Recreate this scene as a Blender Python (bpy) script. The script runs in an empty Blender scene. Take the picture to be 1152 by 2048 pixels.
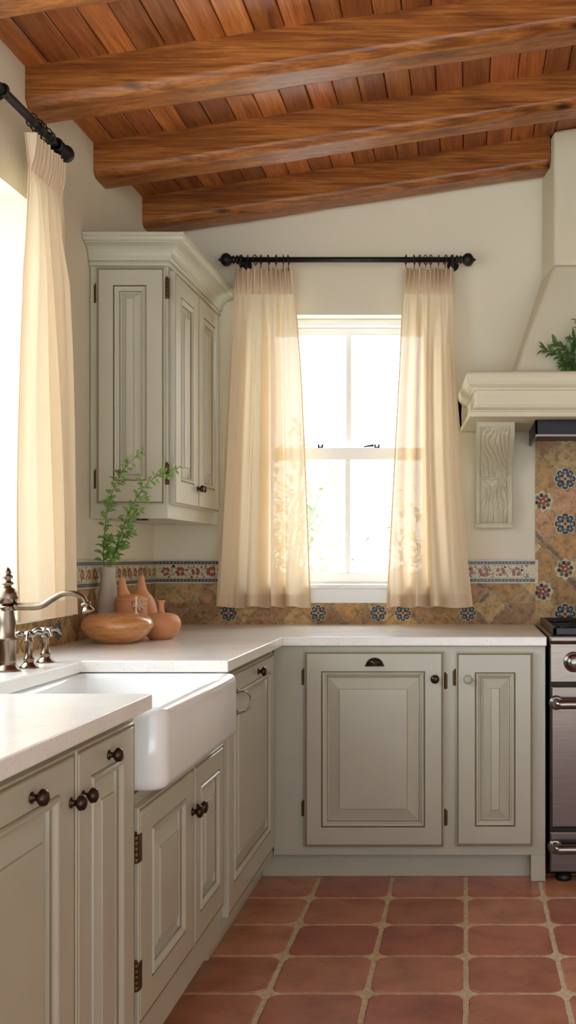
import bpy, math, random
from mathutils import Vector, Matrix, noise
random.seed(7)
PI = math.pi
SC = bpy.context.scene
COL = SC.collection
F, VX, VY, EYE = 2080.0, 932.0, 1115.0, 1.21      # focal length in pixels, vanishing point, eye height

def at(px, py, Y):
    "the point of the room seen at a pixel of the photograph, at distance Y"
    s = F / Y
    return Vector(((px - VX) / s, Y, EYE + (VY - py) / s))

# ------------------------------------------------------------------ materials
def lin(c):
    return tuple((v/12.92 if v <= .04045 else ((v+.055)/1.055)**2.4) for v in (x/255 for x in c))

class NT:
    def __init__(s, name):
        s.m = bpy.data.materials.new(name); s.m.use_nodes = True
        s.t = s.m.node_tree; s.n = s.t.nodes; s.l = s.t.links
        s.bsdf = s.n['Principled BSDF']; s.out = s.n['Material Output']
    def new(s, typ, **kw):
        nd = s.n.new(typ)
        for k, v in kw.items():
            if k in nd.inputs: nd.inputs[k].default_value = v
            else: setattr(nd, k, v)
        return nd
    def link(s, a, b): s.l.new(a, b)
    def coords(s, scale=(1, 1, 1), rot=(0, 0, 0)):
        tc = s.new('ShaderNodeTexCoord'); mp = s.new('ShaderNodeMapping')
        mp.inputs['Scale'].default_value = scale; mp.inputs['Rotation'].default_value = rot
        s.link(tc.outputs['Object'], mp.inputs['Vector']); return mp.outputs[0]
    def noise(s, vec, scale, detail=3, rough=.55, dist=0):
        nd = s.new('ShaderNodeTexNoise'); nd.inputs['Scale'].default_value = scale
        nd.inputs['Detail'].default_value = detail; nd.inputs['Roughness'].default_value = rough
        nd.inputs['Distortion'].default_value = dist
        s.link(vec, nd.inputs['Vector']); return nd.outputs['Fac']
    def ramp(s, fac, stops):
        r = s.new('ShaderNodeValToRGB'); e = r.color_ramp.elements
        while len(e) < len(stops): e.new(.5)
        for el, (p, c) in zip(e, stops): el.position = p; el.color = (*c, 1)
        s.link(fac, r.inputs['Fac']); return r.outputs['Color']
    def mix(s, fac, a, b, mode='MIX'):
        m = s.new('ShaderNodeMix', data_type='RGBA', blend_type=mode)
        for sock, v in ((m.inputs[0], fac), (m.inputs[6], a), (m.inputs[7], b)):
            if isinstance(v, (int, float)): sock.default_value = v
            elif isinstance(v, tuple): sock.default_value = (*v, 1) if len(v) == 3 else v
            else: s.link(v, sock)
        return m.outputs[2]
    def bump(s, h, strength=.3, dist=.005):
        b = s.new('ShaderNodeBump'); b.inputs['Strength'].default_value = strength
        b.inputs['Distance'].default_value = dist
        s.link(h, b.inputs['Height']); s.link(b.outputs[0], s.bsdf.inputs['Normal'])
    def base(s, c, rough=.5, metal=0, spec=.5):
        i = s.bsdf.inputs
        if isinstance(c, tuple): i['Base Color'].default_value = (*c, 1)
        else: s.link(c, i['Base Color'])
        i['Roughness'].default_value = rough; i['Metallic'].default_value = metal
        i['Specular IOR Level'].default_value = spec

MAT = {}
def mat_plaster(name, c, bump=.25):
    t = NT(name); v = t.coords()
    n = t.noise(v, 2.5, 3); n2 = t.noise(v, 45, 4)
    t.base(t.mix(n, tuple(x*.95 for x in c), tuple(min(1, x*1.04) for x in c)), .75, spec=.25)
    t.bump(n2, bump, .002); MAT[name] = t.m
mat_plaster('plaster', lin((224, 215, 192)))
mat_plaster('hood_plaster', lin((212, 204, 178)), .12)
def mat_paint(name, c, rough=.32, var=.06):
    t = NT(name); v = t.coords(); n = t.noise(v, 6, 4); n2 = t.noise(t.coords((14, 14, 2)), 8, 3)
    t.base(t.mix(n, tuple(x*(1-var) for x in c), tuple(x*(1+var) for x in c)), rough)
    t.bump(n2, .12, .001); MAT[name] = t.m
mat_paint('cabinet_paint', lin((182, 178, 159)), .26)
mat_paint('corbel_paint', lin((198, 190, 164)), .45)
mat_paint('cabinet_glaze', lin((132, 114, 84)), .5)
mat_paint('window_paint', lin((240, 240, 236)), .3, .01)
mat_paint('knob_paint', lin((172, 168, 150)), .3)
def mat_wood(name, dark, mid, light, attr=False, rough=.38):
    t = NT(name)
    v = t.coords((.7, 12, 12) if not attr else (10, .7, 10))
    g = t.noise(v, 3.2, 8, .62, .7)
    fine = t.noise(t.coords((2, 60, 60) if not attr else (60, 2, 60)), 3, 3)
    c = t.ramp(g, [(.28, dark), (.47, mid), (.6, light), (.72, mid)])
    c = t.mix(t.ramp(fine, [(.35, (0,)*3), (.65, (1,)*3)]), t.mix(.55, c, dark), c)
    # knots
    if not attr:
        vo = t.new('ShaderNodeTexVoronoi'); vo.inputs['Scale'].default_value = 1.0
        t.link(t.coords((1.7, 4.6, 4.6)), vo.inputs['Vector'])
        k = t.ramp(vo.outputs['Distance'], [(.03, (1,)*3), (.085, (0,)*3)])
        c = t.mix(k, c, tuple(x*.3 for x in dark))
    else:
        a = t.new('ShaderNodeAttribute', attribute_name='Col')
        c = t.mix(1.0, c, a.outputs['Color'], 'MULTIPLY')
    t.base(c, rough, spec=.5)
    t.bump(g, .35, .006); MAT[name] = t.m
mat_wood('beam_wood', lin((84, 42, 14)), lin((150, 86, 34)), lin((184, 116, 54)))
mat_wood('plank_wood', lin((122, 62, 26)), lin((178, 100, 46)), lin((200, 124, 64)), True, .36)
t = NT('attr_tile'); a = t.new('ShaderNodeAttribute', attribute_name='Col'); v = t.coords()
n = t.noise(v, 38, 6, .75); n2 = t.noise(v, 150, 3)
c = t.mix(1.0, a.outputs['Color'], t.ramp(n, [(.34, (.5, .45, .4)), (.5, (1, 1, 1)), (.68, (1.3, 1.3, 1.2))]), 'MULTIPLY')
t.base(c, .55, spec=.35); t.bump(n2, .4, .002); MAT['attr_tile'] = t.m
t = NT('attr_glazed'); a = t.new('ShaderNodeAttribute', attribute_name='Col'); v = t.coords(); n = t.noise(v, 90, 3, .7)
t.base(t.mix(1.0, a.outputs['Color'], t.ramp(n, [(.3, (.72,)*3), (.6, (1.05,)*3)]), 'MULTIPLY'), .35); MAT['attr_glazed'] = t.m
t = NT('terracotta_floor'); a = t.new('ShaderNodeAttribute', attribute_name='Col'); v = t.coords()
n = t.noise(v, 7, 5, .65, .4); n2 = t.noise(v, 60, 4)
c = t.mix(1.0, a.outputs['Color'], t.ramp(n, [(.3, (.68, .6, .56)), (.5, (1, 1, 1)), (.72, (1.22, 1.3, 1.3))]), 'MULTIPLY')
t.base(c, .33, spec=.5); t.bump(n, .25, .006); MAT['terracotta_floor'] = t.m
t = NT('grout'); v = t.coords(); n = t.noise(v, 60, 5, .7)
t.base(t.ramp(n, [(.3, lin((186, 168, 134))), (.65, lin((228, 214, 182)))]), .9, spec=.2); t.bump(n, .6, .003); MAT['grout'] = t.m
t = NT('grout_wall'); n = t.noise(t.coords(), 90, 5, .7)
t.base(t.ramp(n, [(.35, lin((116, 104, 78))), (.62, lin((180, 166, 128)))]), .9, spec=.2); MAT['grout_wall'] = t.m
t = NT('limestone'); v = t.coords(); n = t.noise(v, 5, 5, .6); sp = t.noise(v, 170, 2)
c = t.ramp(n, [(.3, lin((232, 228, 218))), (.7, lin((245, 242, 236)))])
c = t.mix(t.ramp(sp, [(.66, (0,)*3), (.74, (.6,)*3)]), c, lin((170, 152, 120)))
t.base(c, .2, spec=.5); MAT['limestone'] = t.m
def simple(name, c, rough=.4, metal=0, spec=.5, noise_scale=None, amt=.15, coat=0, bump=0):
    t = NT(name)
    if noise_scale:
        n = t.noise(t.coords(), noise_scale, 4)
        t.base(t.mix(n, tuple(x*(1-amt) for x in c), tuple(min(1, x*(1+amt)) for x in c)), rough, metal, spec)
        if bump: t.bump(n, bump, .002)
    else: t.base(c, rough, metal, spec)
    t.bsdf.inputs['Coat Weight'].default_value = coat; t.bsdf.inputs['Coat Roughness'].default_value = .08
    MAT[name] = t.m
simple('porcelain', lin((236, 238, 236)), .12, coat=.5, noise_scale=4, amt=.01)
simple('bronze', lin((70, 54, 44)), .3, .85, noise_scale=40, amt=.3)
simple('iron', lin((36, 32, 30)), .45, .5, noise_scale=30, amt=.2)
simple('hinge_brass', lin((92, 72, 44)), .42, .8, noise_scale=60, amt=.4)
simple('nickel', lin((128, 112, 94)), .24, 1, noise_scale=25, amt=.2)
simple('pewter', lin((150, 145, 140)), .18, 1, noise_scale=40, amt=.25)
simple('black_iron', lin((24, 24, 26)), .35, .2, noise_scale=50, amt=.2)
simple('dark_gap', lin((16, 15, 14)), .6, noise_scale=10)
simple('vase_clay', lin((184, 172, 154)), .62, noise_scale=24, amt=.16, bump=.4)
simple('terracotta', lin((208, 146, 100)), .55, noise_scale=14, amt=.12, bump=.15)
simple('pale_clay', lin((222, 190, 160)), .4, noise_scale=14, amt=.08)
simple('leaf', lin((124, 164, 84)), .45, noise_scale=25, amt=.3)
simple('leaf_dark', lin((84, 118, 60)), .42, noise_scale=25, amt=.3)
simple('leaf_pale', lin((166, 178, 146)), .8, noise_scale=3, amt=.05, spec=.1)
simple('outdoor_ground', lin((236, 238, 230)), .9, noise_scale=2, amt=.04, spec=.1)
simple('stem', lin((96, 84, 48)), .6, noise_scale=30)
t = NT('honey_clay'); v = t.coords((1, 1, 9)); n = t.noise(v, 9, 6, .7, .6)
t.base(t.ramp(n, [(.3, lin((158, 100, 52))), (.5, lin((204, 144, 88))), (.7, lin((222, 170, 116)))]), .24); t.bsdf.inputs['Coat Weight'].default_value = .35; MAT['honey_clay'] = t.m
t = NT('brushed_steel'); n = t.noise(t.coords((1, 1, 120)), 8, 3)
t.base(t.ramp(n, [(.3, lin((112, 101, 94))), (.7, lin((134, 122, 114)))]), .24, 1); MAT['brushed_steel'] = t.m
def mat_cloth(name, c, tc, f, gaps):
    t = NT(name); i = t.bsdf.inputs
    w1 = t.noise(t.coords((1, 1, 60)), 9, 3); w2 = t.noise(t.coords((60, 60, 1)), 9, 3)
    wv = t.mix(.5, w1, w2)
    col = t.mix(wv, tuple(x*.84 for x in c), tuple(min(1, x*1.08) for x in c))
    t.base(col, .9, spec=.1); t.bump(wv, .3, .001)
    tr = t.new('ShaderNodeBsdfTranslucent')
    t.link(t.mix(wv, tuple(x*.88 for x in tc), tc), tr.inputs['Color'])
    ms = t.new('ShaderNodeMixShader'); ms.inputs[0].default_value = f
    t.link(t.bsdf.outputs[0], ms.inputs[1]); t.link(tr.outputs[0], ms.inputs[2])
    tp = t.new('ShaderNodeBsdfTransparent'); m2 = t.new('ShaderNodeMixShader')     # the gaps between the threads
    mp_ = t.new('ShaderNodeMath', operation='MULTIPLY'); t.link(wv, mp_.inputs[0]); mp_.inputs[1].default_value = gaps*2
    t.link(mp_.outputs[0], m2.inputs[0])
    t.link(ms.outputs[0], m2.inputs[1]); t.link(tp.outputs[0], m2.inputs[2]); t.link(m2.outputs[0], t.out.inputs[0])
    MAT[name] = t.m
mat_cloth('linen', lin((234, 217, 188)), lin((251, 229, 195)), .22, .028)
mat_cloth('linen_doubled', lin((230, 208, 178)), lin((240, 210, 175)), .15, .004)
t = NT('window_glass'); g = t.new('ShaderNodeBsdfGlossy'); g.inputs['Roughness'].default_value = .02
tr = t.new('ShaderNodeBsdfTransparent'); ms = t.new('ShaderNodeMixShader'); ms.inputs[0].default_value = .05
t.link(tr.outputs[0], ms.inputs[1]); t.link(g.outputs[0], ms.inputs[2]); t.link(ms.outputs[0], t.out.inputs[0]); MAT['window_glass'] = t.m
simple('smoked_glass', lin((34, 30, 27)), .35, spec=.25)

# ------------------------------------------------------------------ mesh builder
class MB:
    def __init__(s): s.v = []; s.f = []
    def add(s, vs, fs, mi=0, col=(1, 1, 1), smooth=False):
        b = len(s.v); s.v += [Vector(p) for p in vs]
        for f in fs: s.f.append((tuple(b+i for i in f), mi, col, smooth))
    def poly(s, pts, mi=0, col=(1, 1, 1)): s.add(pts, [tuple(range(len(pts)))], mi, col)
    def box(s, x0, x1, y0, y1, z0, z1, mi=0, col=(1, 1, 1)):
        s.add([(x, y, z) for z in (z0, z1) for y in (y0, y1) for x in (x0, x1)],
              [(0,2,3,1), (4,5,7,6), (0,1,5,4), (2,6,7,3), (0,4,6,2), (1,3,7,5)], mi, col)
    def hexa(s, p, mi=0, col=(1,1,1)):   # 8 points: bottom 4 ccw, top 4 ccw
        s.add(p, [(3,2,1,0), (4,5,6,7), (0,1,5,4), (1,2,6,5), (2,3,7,6), (3,0,4,7)], mi, col)
    def lathe(s, prof, o=(0,0,0), axis='Z', seg=32, mi=0, scale=(1, 1)):
        o = Vector(o); vs = []; fs = []
        ax = {'Z': (Vector((1,0,0)), Vector((0,1,0)), Vector((0,0,1))),
              'X': (Vector((0,1,0)), Vector((0,0,1)), Vector((1,0,0))),
              'Y': (Vector((0,0,1)), Vector((1,0,0)), Vector((0,1,0))),
              '-Y': (Vector((1,0,0)), Vector((0,0,1)), Vector((0,-1,0)))}[axis] if isinstance(axis, str) else axis
        for r, h in prof:
            for k in range(seg):
                a = 2*PI*k/seg
                vs.append(o + ax[0]*(r*math.cos(a)*scale[0]) + ax[1]*(r*math.sin(a)*scale[1]) + ax[2]*h)
        n = len(prof)
        for i in range(n-1):
            for k in range(seg):
                fs.append((i*seg+k, i*seg+(k+1) % seg, (i+1)*seg+(k+1) % seg, (i+1)*seg+k))
        if prof[0][0] > 1e-5: fs.append(tuple(reversed(range(seg))))
        if prof[-1][0] > 1e-5: fs.append(tuple((n-1)*seg+k for k in range(seg)))
        s.add(vs, fs, mi, smooth=True)
    def tube(s, pts, r, seg=10, mi=0, cap=True):
        pts = [Vector(p) for p in pts]; n = len(pts)
        rs = r if isinstance(r, (list, tuple)) else [r]*n
        vs = []; fs = []; up = None
        for i, p in enumerate(pts):
            d = (pts[min(i+1, n-1)] - pts[max(i-1, 0)]).normalized()
            if up is None: up = d.orthogonal().normalized()
            else: up = (up - d*up.dot(d)).normalized()
            w = d.cross(up)
            for k in range(seg):
                a = 2*PI*k/seg; vs.append(p + (up*math.cos(a) + w*math.sin(a))*rs[i])
        for i in range(n-1):
            for k in range(seg):
                fs.append((i*seg+k, i*seg+(k+1) % seg, (i+1)*seg+(k+1) % seg, (i+1)*seg+k))
        if cap: fs += [tuple(reversed(range(seg))), tuple((n-1)*seg+k for k in range(seg))]
        s.add(vs, fs, mi, smooth=True)
    def torus(s, o, nrm, R, r, seg=24, mi=0):
        o = Vector(o); nrm = Vector(nrm).normalized(); a = nrm.orthogonal().normalized(); b = nrm.cross(a)
        n2 = 8; vs = []; fs = []
        for i in range(seg):
            t = 2*PI*i/seg; d = a*math.cos(t) + b*math.sin(t)
            for k in range(n2):
                q = 2*PI*k/n2; vs.append(o + d*(R + r*math.cos(q)) + nrm*r*math.sin(q))
        for i in range(seg):
            for k in range(n2):
                fs.append((i*n2+k, i*n2+(k+1) % n2, ((i+1) % seg)*n2+(k+1) % n2, ((i+1) % seg)*n2+k))
        s.add(vs, fs, mi, smooth=True)
    def grid(s, P, nu, nv, fn, mi=0, smooth=True):   # fn(i,j) -> point
        vs = [fn(i/nu, j/nv) for j in range(nv+1) for i in range(nu+1)]
        fs = [(j*(nu+1)+i, j*(nu+1)+i+1, (j+1)*(nu+1)+i+1, (j+1)*(nu+1)+i) for j in range(nv) for i in range(nu)]
        s.add(vs, fs, mi, smooth=smooth)
    def build(s, name, mats, parent=None, bevel=0, seg=2, base=None, fix=True):
        if isinstance(mats, str): mats = [mats]
        if parent is not None: off = WL[parent.name]
        else: off = Vector(base) if base is not None else Vector((0, 0, 0))
        me = bpy.data.meshes.new(name)
        me.from_pydata([p - off for p in s.v], [], [f[0] for f in s.f])
        me.polygons.foreach_set('material_index', [f[1] for f in s.f])
        me.polygons.foreach_set('use_smooth', [f[3] for f in s.f])
        for m in mats: me.materials.append(MAT[m])
        if any(m in ('attr_tile', 'attr_glazed', 'terracotta_floor', 'plank_wood') for m in mats):
            ca = me.color_attributes.new('Col', 'FLOAT_COLOR', 'CORNER'); data = []
            for f in s.f: data += [*f[2], 1.0]*len(f[0])
            ca.data.foreach_set('color', data)
        me.update()
        if fix:
            import bmesh
            bm = bmesh.new(); bm.from_mesh(me); bmesh.ops.recalc_face_normals(bm, faces=bm.faces); bm.to_mesh(me); bm.free()
        o = bpy.data.objects.new(name, me); COL.objects.link(o)
        if parent is not None: o.parent = parent
        elif base is not None: o.location = off
        WL[o.name] = off
        if bevel:
            md = o.modifiers.new('bevel', 'BEVEL'); md.width = bevel; md.segments = seg; md.limit_method = 'ANGLE'; md.angle_limit = .6
            md.harden_normals = False
        return o
WL = {}
def tag(o, label=None, cat=None, group=None, kind=None):
    for k, v in (('label', label), ('category', cat), ('group', group), ('kind', kind)):
        if v: o[k] = v
    return o
def thing(name, loc, label, cat, group=None, kind=None):
    o = bpy.data.objects.new(name, None); COL.objects.link(o); o.location = loc; o.empty_display_size = .05
    WL[o.name] = Vector(loc); return tag(o, label, cat, group, kind)
def copy_tree(o, delta=(0, 0, 0), parent=None):
    c = o.copy(); COL.objects.link(c); c.parent = parent
    if parent is None: c.location = o.location + Vector(delta); WL[c.name] = WL[o.name] + Vector(delta)
    for ch in o.children: copy_tree(ch, parent=c)
    return c

# ------------------------------------------------------------------ the room
XL, YB, XR = -1.38, 4.60, 2.45
YR = -1.6
SL = .15
def zc(x): return 2.745 + (x - XL)*SL
WX0, WX1, WZ0, WZ1 = -.945, -.122, 1.085, 2.283       # window in the back wall
LY0, LY1, LZ0, LZ1 = 1.25, 3.30, 1.02, 2.335           # window in the left wall
TH = .22
m = MB()
zt = 3.5
m.box(XL-TH, WX0, YB, YB+TH, -.02, zt); m.box(WX1, XR+TH, YB, YB+TH, -.02, zt)
m.box(WX0, WX1, YB, YB+TH, -.02, WZ0); m.box(WX0, WX1, YB, YB+TH, WZ1, zt)
tag(m.build('wall_back', 'plaster'), kind='structure')
m = MB()
TL = .32
m.box(XL-TL, XL, YR, LY0, -.02, 2.9); m.box(XL-TL, XL, LY1, YB, -.02, 2.9)
m.box(XL-TL, XL, LY0, LY1, -.02, LZ0); m.box(XL-TL, XL, LY0, LY1, LZ1, 2.9)
tag(m.build('wall_left', 'plaster'), kind='structure')
m = MB(); m.box(XR, XR+TH, YR, YB, -.02, zt)
tag(m.build('wall_right', 'plaster'), kind='structure')
# floor: clipped-corner terracotta tiles bedded in grout
m = MB(); m.box(XL, XR, YR, YB, -.03, -.0035, 1)
PX, PY = .276, .27
def wob(a): return random.uniform(-a, a)
for i in range(-4, 9):
    for j in range(-21, 2):
        x0, x1 = i*PX + .0075, (i+1)*PX - .0075
        y0, y1 = 3.70 + j*PY + .006, 3.70 + (j+1)*PY - .006
        if x0 < -1.12: continue
        x1 = min(x1, XR); g = random.random()
        c = tuple(a*(1-g) + b*g for a, b in zip(lin((168, 104, 78)), lin((194, 134, 100))))
        if random.random() < .25: c = tuple(a*b for a, b in zip(c, (.92, .75, .78)))
        k = .032; ring = []
        def edge(p, q, n):
            for s_ in range(n):
                t_ = s_/n; ring.append((p[0]+(q[0]-p[0])*t_ + wob(.0012), p[1]+(q[1]-p[1])*t_ + wob(.0012)))
        cs = [(x0+k, y0), (x1-k, y0), (x1-k*.3, y0+k*.35), (x1, y0+k), (x1, y1-k), (x1-k*.3, y1-k*.35), (x1-k, y1), (x0+k, y1), (x0+k*.3, y1-k*.35), (x0, y1-k), (x0, y0+k), (x0+k*.3, y0+k*.35)]
        for q in range(12): edge(cs[q], cs[(q+1) % 12], 7 if q in (0, 3, 6, 9) else 1)
        cx, cy = (x0+x1)/2, (y0+y1)/2; n = len(ring)
        def ins(d, z): return [(a + (cx-a)*d, b + (cy-b)*d, z) for a, b in ring]
        vs = ins(0, -.005) + ins(.008, -.0012) + ins(.035, 0)
        fs = [(r*n+q, r*n+(q+1) % n, (r+1)*n+(q+1) % n, (r+1)*n+q) for r in range(2) for q in range(n)] + [tuple(2*n+q for q in range(n))]
        m.add(vs, fs, 0, c)
tag(m.build('floor', ['terracotta_floor', 'grout']), kind='structure')
# ceiling of planks over the beams
m = MB(); x = XL - .02; random.seed(11)
while x < XR + .1:
    w = random.uniform(.088, .104); x1 = x + w - .003
    g = random.uniform(.55, 1.12); c = (g, g*random.uniform(.9, 1.05), g*random.uniform(.85, 1.05))
    d = random.uniform(0, .0025)
    y = YR
    z0, z1 = zc(x) + d, zc(x1) + d
    e = .003
    m.add([(x, y, z0+.014), (x, y, z0+e), (x+e, y, z0), (x1-e, y, z1), (x1, y, z1+e), (x1, y, z1+.014),
           (x, YB, z0+.014), (x, YB, z0+e), (x+e, YB, z0), (x1-e, YB, z1), (x1, YB, z1+e), (x1, YB, z1+.014)],
          [(0,1,7,6), (1,2,8,7), (2,3,9,8), (3,4,10,9), (4,5,11,10), (5,0,6,11)], 0, c)
    x += w
m.hexa([(XL-TH, YR, zc(XL-TH)+.014), (XR+TH, YR, zc(XR+TH)+.014), (XR+TH, YB+TH, zc(XR+TH)+.014), (XL-TH, YB+TH, zc(XL-TH)+.014),
        (XL-TH, YR, zc(XL-TH)+.1), (XR+TH, YR, zc(XR+TH)+.1), (XR+TH, YB+TH, zc(XR+TH)+.1), (XL-TH, YB+TH, zc(XL-TH)+.1)], 1)
tag(m.build('ceiling', ['plank_wood', 'dark_gap']), kind='structure')
# beams
def beam(y0, y1, label, seed, h=.125, x1=XR):
    m = MB(); n = 90; random.seed(seed)
    prof = [(0, .02), (0, -h+.028), (.006, -h+.014), (.022, -h+.002), (.034, -h)]
    W = y1-y0
    prof = prof + [(W-.034, -h), (W-.022, -h+.002), (W-.006, -h+.014), (W, -h+.028), (W, .02)]
    vs = []; k = len(prof)
    for i in range(n+1):
        x = XL - .03 + (x1 - XL + .06)*i/n
        for q, (a, b) in enumerate(prof):
            w = noise.noise(Vector((x*2.2, q*.9, seed*3.1)))*.005 + noise.noise(Vector((x*9, q*1.7, seed)))*.0018
            vs.append((x, y0+a + (w if a < W/2 else -w), zc(x) + b + (w*.8 if b < -.05 else 0)))
    m.add(vs, [(i*k+q, i*k+q+1, (i+1)*k+q+1, (i+1)*k+q) for i in range(n) for q in range(k-1) if q not in (0, 4, 8)], 0, smooth=True)
    b_ = 0
    for i in range(n):
        for q in (0, 4, 8): m.f.append(((i*k+q, i*k+q+1, (i+1)*k+q+1, (i+1)*k+q), 0, (1, 1, 1), False))
    m.f += [(tuple(range(k)), 0, (1, 1, 1), False), (tuple(n*k+q for q in range(k)), 0, (1, 1, 1), False)]
    o = m.build('ceiling_beam', 'beam_wood', base=(0, y0, 2.7))
    tag(o, label, 'beam', 'timber beams under the sloping plank ceiling', 'thing'); return o
beam(2.62, 2.79, 'nearest timber ceiling beam, only its edge showing in the top left corner', 1)
beam(3.255, 3.415, 'large brown timber beam crossing the top of the view below the planks', 2)
beam(3.85, 4.005, 'middle brown timber beam between the large near one and the wall beam', 3)
beam(4.43, 4.585, 'darkest timber beam tight against the back wall, ending at the chimney', 4, x1=.328)

# ------------------------------------------------------------------ tiled backsplash
OCH = [lin((190, 152, 102)), lin((180, 140, 92)), lin((196, 164, 116)), lin((164, 130, 94)), lin((186, 144, 108))]
def clip(poly, a0, a1, b0, b1):
    def half(P, ins, inter):
        out = []
        for i in range(len(P)):
            p, q = P[i-1], P[i]
            if ins(q):
                if not ins(p): out.append(inter(p, q))
                out.append(q)
            elif ins(p): out.append(inter(p, q))
        return out
    for ax, lim, sg in ((0, a0, 1), (0, a1, -1), (1, b0, 1), (1, b1, -1)):
        if not poly: return []
        def inter(p, q): t = (lim-p[ax])/(q[ax]-p[ax]); return (p[0]+(q[0]-p[0])*t, p[1]+(q[1]-p[1])*t)
        poly = half(poly, lambda p: (p[ax]-lim)*sg >= 0, inter)
    return poly
def disc(cx, cy, r, n, amp=0, k=8, ph=0):
    return [(cx + r*(1+amp*math.cos(k*2*PI*i/n))*math.cos(2*PI*i/n+ph), cy + r*(1+amp*math.cos(k*2*PI*i/n))*math.sin(2*PI*i/n+ph)) for i in range(n)]
NAVY, CREAM, RED, BLUE, SAND = lin((40, 54, 74)), lin((198, 182, 144)), lin((142, 68, 50)), lin((74, 92, 108)), lin((184, 150, 108))
def rosette(put, cx, cy, r, kind, lim):
    def P(poly, h, c):
        q = clip(poly, *lim)
        if len(q) > 2: put(q, h, c)
    if kind == 'blue':
        P(disc(cx, cy, r, 48, .07, 8), .0030, CREAM)
        P(disc(cx, cy, r*.92, 48, .07, 8), .0034, NAVY)
        for k in range(8):
            a = 2*PI*k/8
            P(disc(cx+r*.66*math.cos(a), cy+r*.66*math.sin(a), r*.15, 8), .0038, lin((132, 142, 142)))
            a += PI/8
            P(disc(cx+r*.52*math.cos(a), cy+r*.52*math.sin(a), r*.11, 6), .0038, BLUE)
            P(disc(cx+r*.78*math.cos(a), cy+r*.78*math.sin(a), r*.08, 6), .0038, CREAM)
        P(disc(cx, cy, r*.36, 32, .4, 4), .0040, SAND); P(disc(cx, cy, r*.12, 10), .0044, lin((50, 30, 24)))
    else:
        P(disc(cx, cy, r*.95, 48, .1, 8), .0030, CREAM)
        for k in range(8):
            a = 2*PI*k/8 + .2
            P(disc(cx+r*.58*math.cos(a), cy+r*.58*math.sin(a), r*.2, 8), .0036, (NAVY, lin((90, 96, 74)))[k % 2])
        P(disc(cx, cy, r*.42, 30, .35, 5), .0040, RED); P(disc(cx, cy, r*.1, 8), .0044, CREAM)
def backsplash(name, T, a0, a1, b0, b1, diag, oa, ob, ros, seed, mask=None, r=.047):
    "T maps (along, height, out) to the room; one mesh"
    random.seed(seed); m = MB(); lim = (a0, a1, b0, b1)
    def put(poly, h, c, mi=0):
        m.poly([T(a, b, h) for a, b in poly], mi, c)
    put([(a0, b0), (a1, b0), (a1, b1), (a0, b1)], .0008, (1, 1, 1), 1)
    H = diag/2; g = .0055
    na = int((a1-a0)/H)+4; nb = int((b1-b0)/H)+4
    i0 = int((a0-oa)/H)-2; j0 = int((b0-ob)/H)-2
    for i in range(i0, i0+na+2):
        for j in range(j0, j0+nb+2):
            if (i+j) % 2 == 0: continue
            cx, cy = oa+i*H, ob+j*H; q = H-g
            base = [(cx+q, cy), (cx, cy+q), (cx-q, cy), (cx, cy-q)]
            c = random.choice(OCH); k = random.uniform(.75, 1.05); c = tuple(v*k for v in c)
            p = clip(base, *lim)
            if len(p) > 2:
                put(p, .0024, c)
                if random.random() < .22:      # stone-grey inlay along one side
                    e = random.choice((0, 1, 2, 3)); p0, p1 = base[e], base[(e+1) % 4]
                    w = .3
                    ql = [p0, p1, (p1[0]+(cx-p1[0])*w, p1[1]+(cy-p1[1])*w), (p0[0]+(cx-p0[0])*w, p0[1]+(cy-p0[1])*w)]
                    ql = [(a+(cx-a)*.08, b+(cy-b)*.08) for a, b in ql]
                    ql = clip(ql, *lim)
                    if len(ql) > 2: put(ql, .0028, lin((122, 108, 90)))
    for (a, b, kind) in ros: rosette(lambda p, h, c: put(p, h, c), a, b, r, kind, lim)
    return tag(m.build(name, ['attr_tile', 'grout_wall'], fix=False), kind='structure')
def TB(a, b, h): return Vector((a, YB - .004 - h, b))
def TLf(a, b, h): return Vector((XL + .004 + h, a, b))
def bx(px): return (px - VX)/452.0
def bz(py): return EYE + (VY - py)/452.0
CT = .915
rz = bz(1226)
lowros = [(bx(x), rz, 'blue') for x in (458, 637, 757, 806, 936)]
backsplash('trim_1', TB, XL+.006, .306, CT, 1.009, .155, bx(1013), bz(1212), lowros, 3, r=.036)
backsplash('trim_2', TB, XL+.006, WX0-.02, 1.009, 1.098, .155, bx(1013), bz(1212), [], 4)
backsplash('trim_3', TB, WX1+.02, .306, 1.009, 1.098, .155, bx(1013), bz(1212), [], 5)
aros = []
for k in range(-1, 12):
    X = bx(1130) + k*.0995
    for j in range(-2, 8):
        Z = bz(958) - j*.1991/1.0 if k % 2 == 0 else bz(1003) - j*.1991
        if k == 0: kind = {0: 'blue', 1: 'blue', 2: 'red', 3: 'blue', -1: 'red'}.get(j, 'blue')
        elif k % 2 == 0: kind = 'blue' if (j+k//2) % 2 else 'red'
        else:
            if (j + (k+1)//2) % 2: continue
            kind = 'red'
        if abs(X) > 3: continue
        aros.append((X, Z, kind))
backsplash('trim_4', TB, .306, 1.214, .88, 1.80, .1991, bx(1130), bz(958), aros, 6)
backsplash('trim_5', TLf, 1.0, YB-.006, CT, 1.012, .155, YB-.08, CT+.1, [(y, .965, 'blue') for y in (2.7, 3.1, 3.5)], 8, r=.034)
backsplash('trim_6', TLf, LY1+.02, YB-.006, 1.012, 1.098, .155, YB-.08, CT+.1, [], 9)
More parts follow.
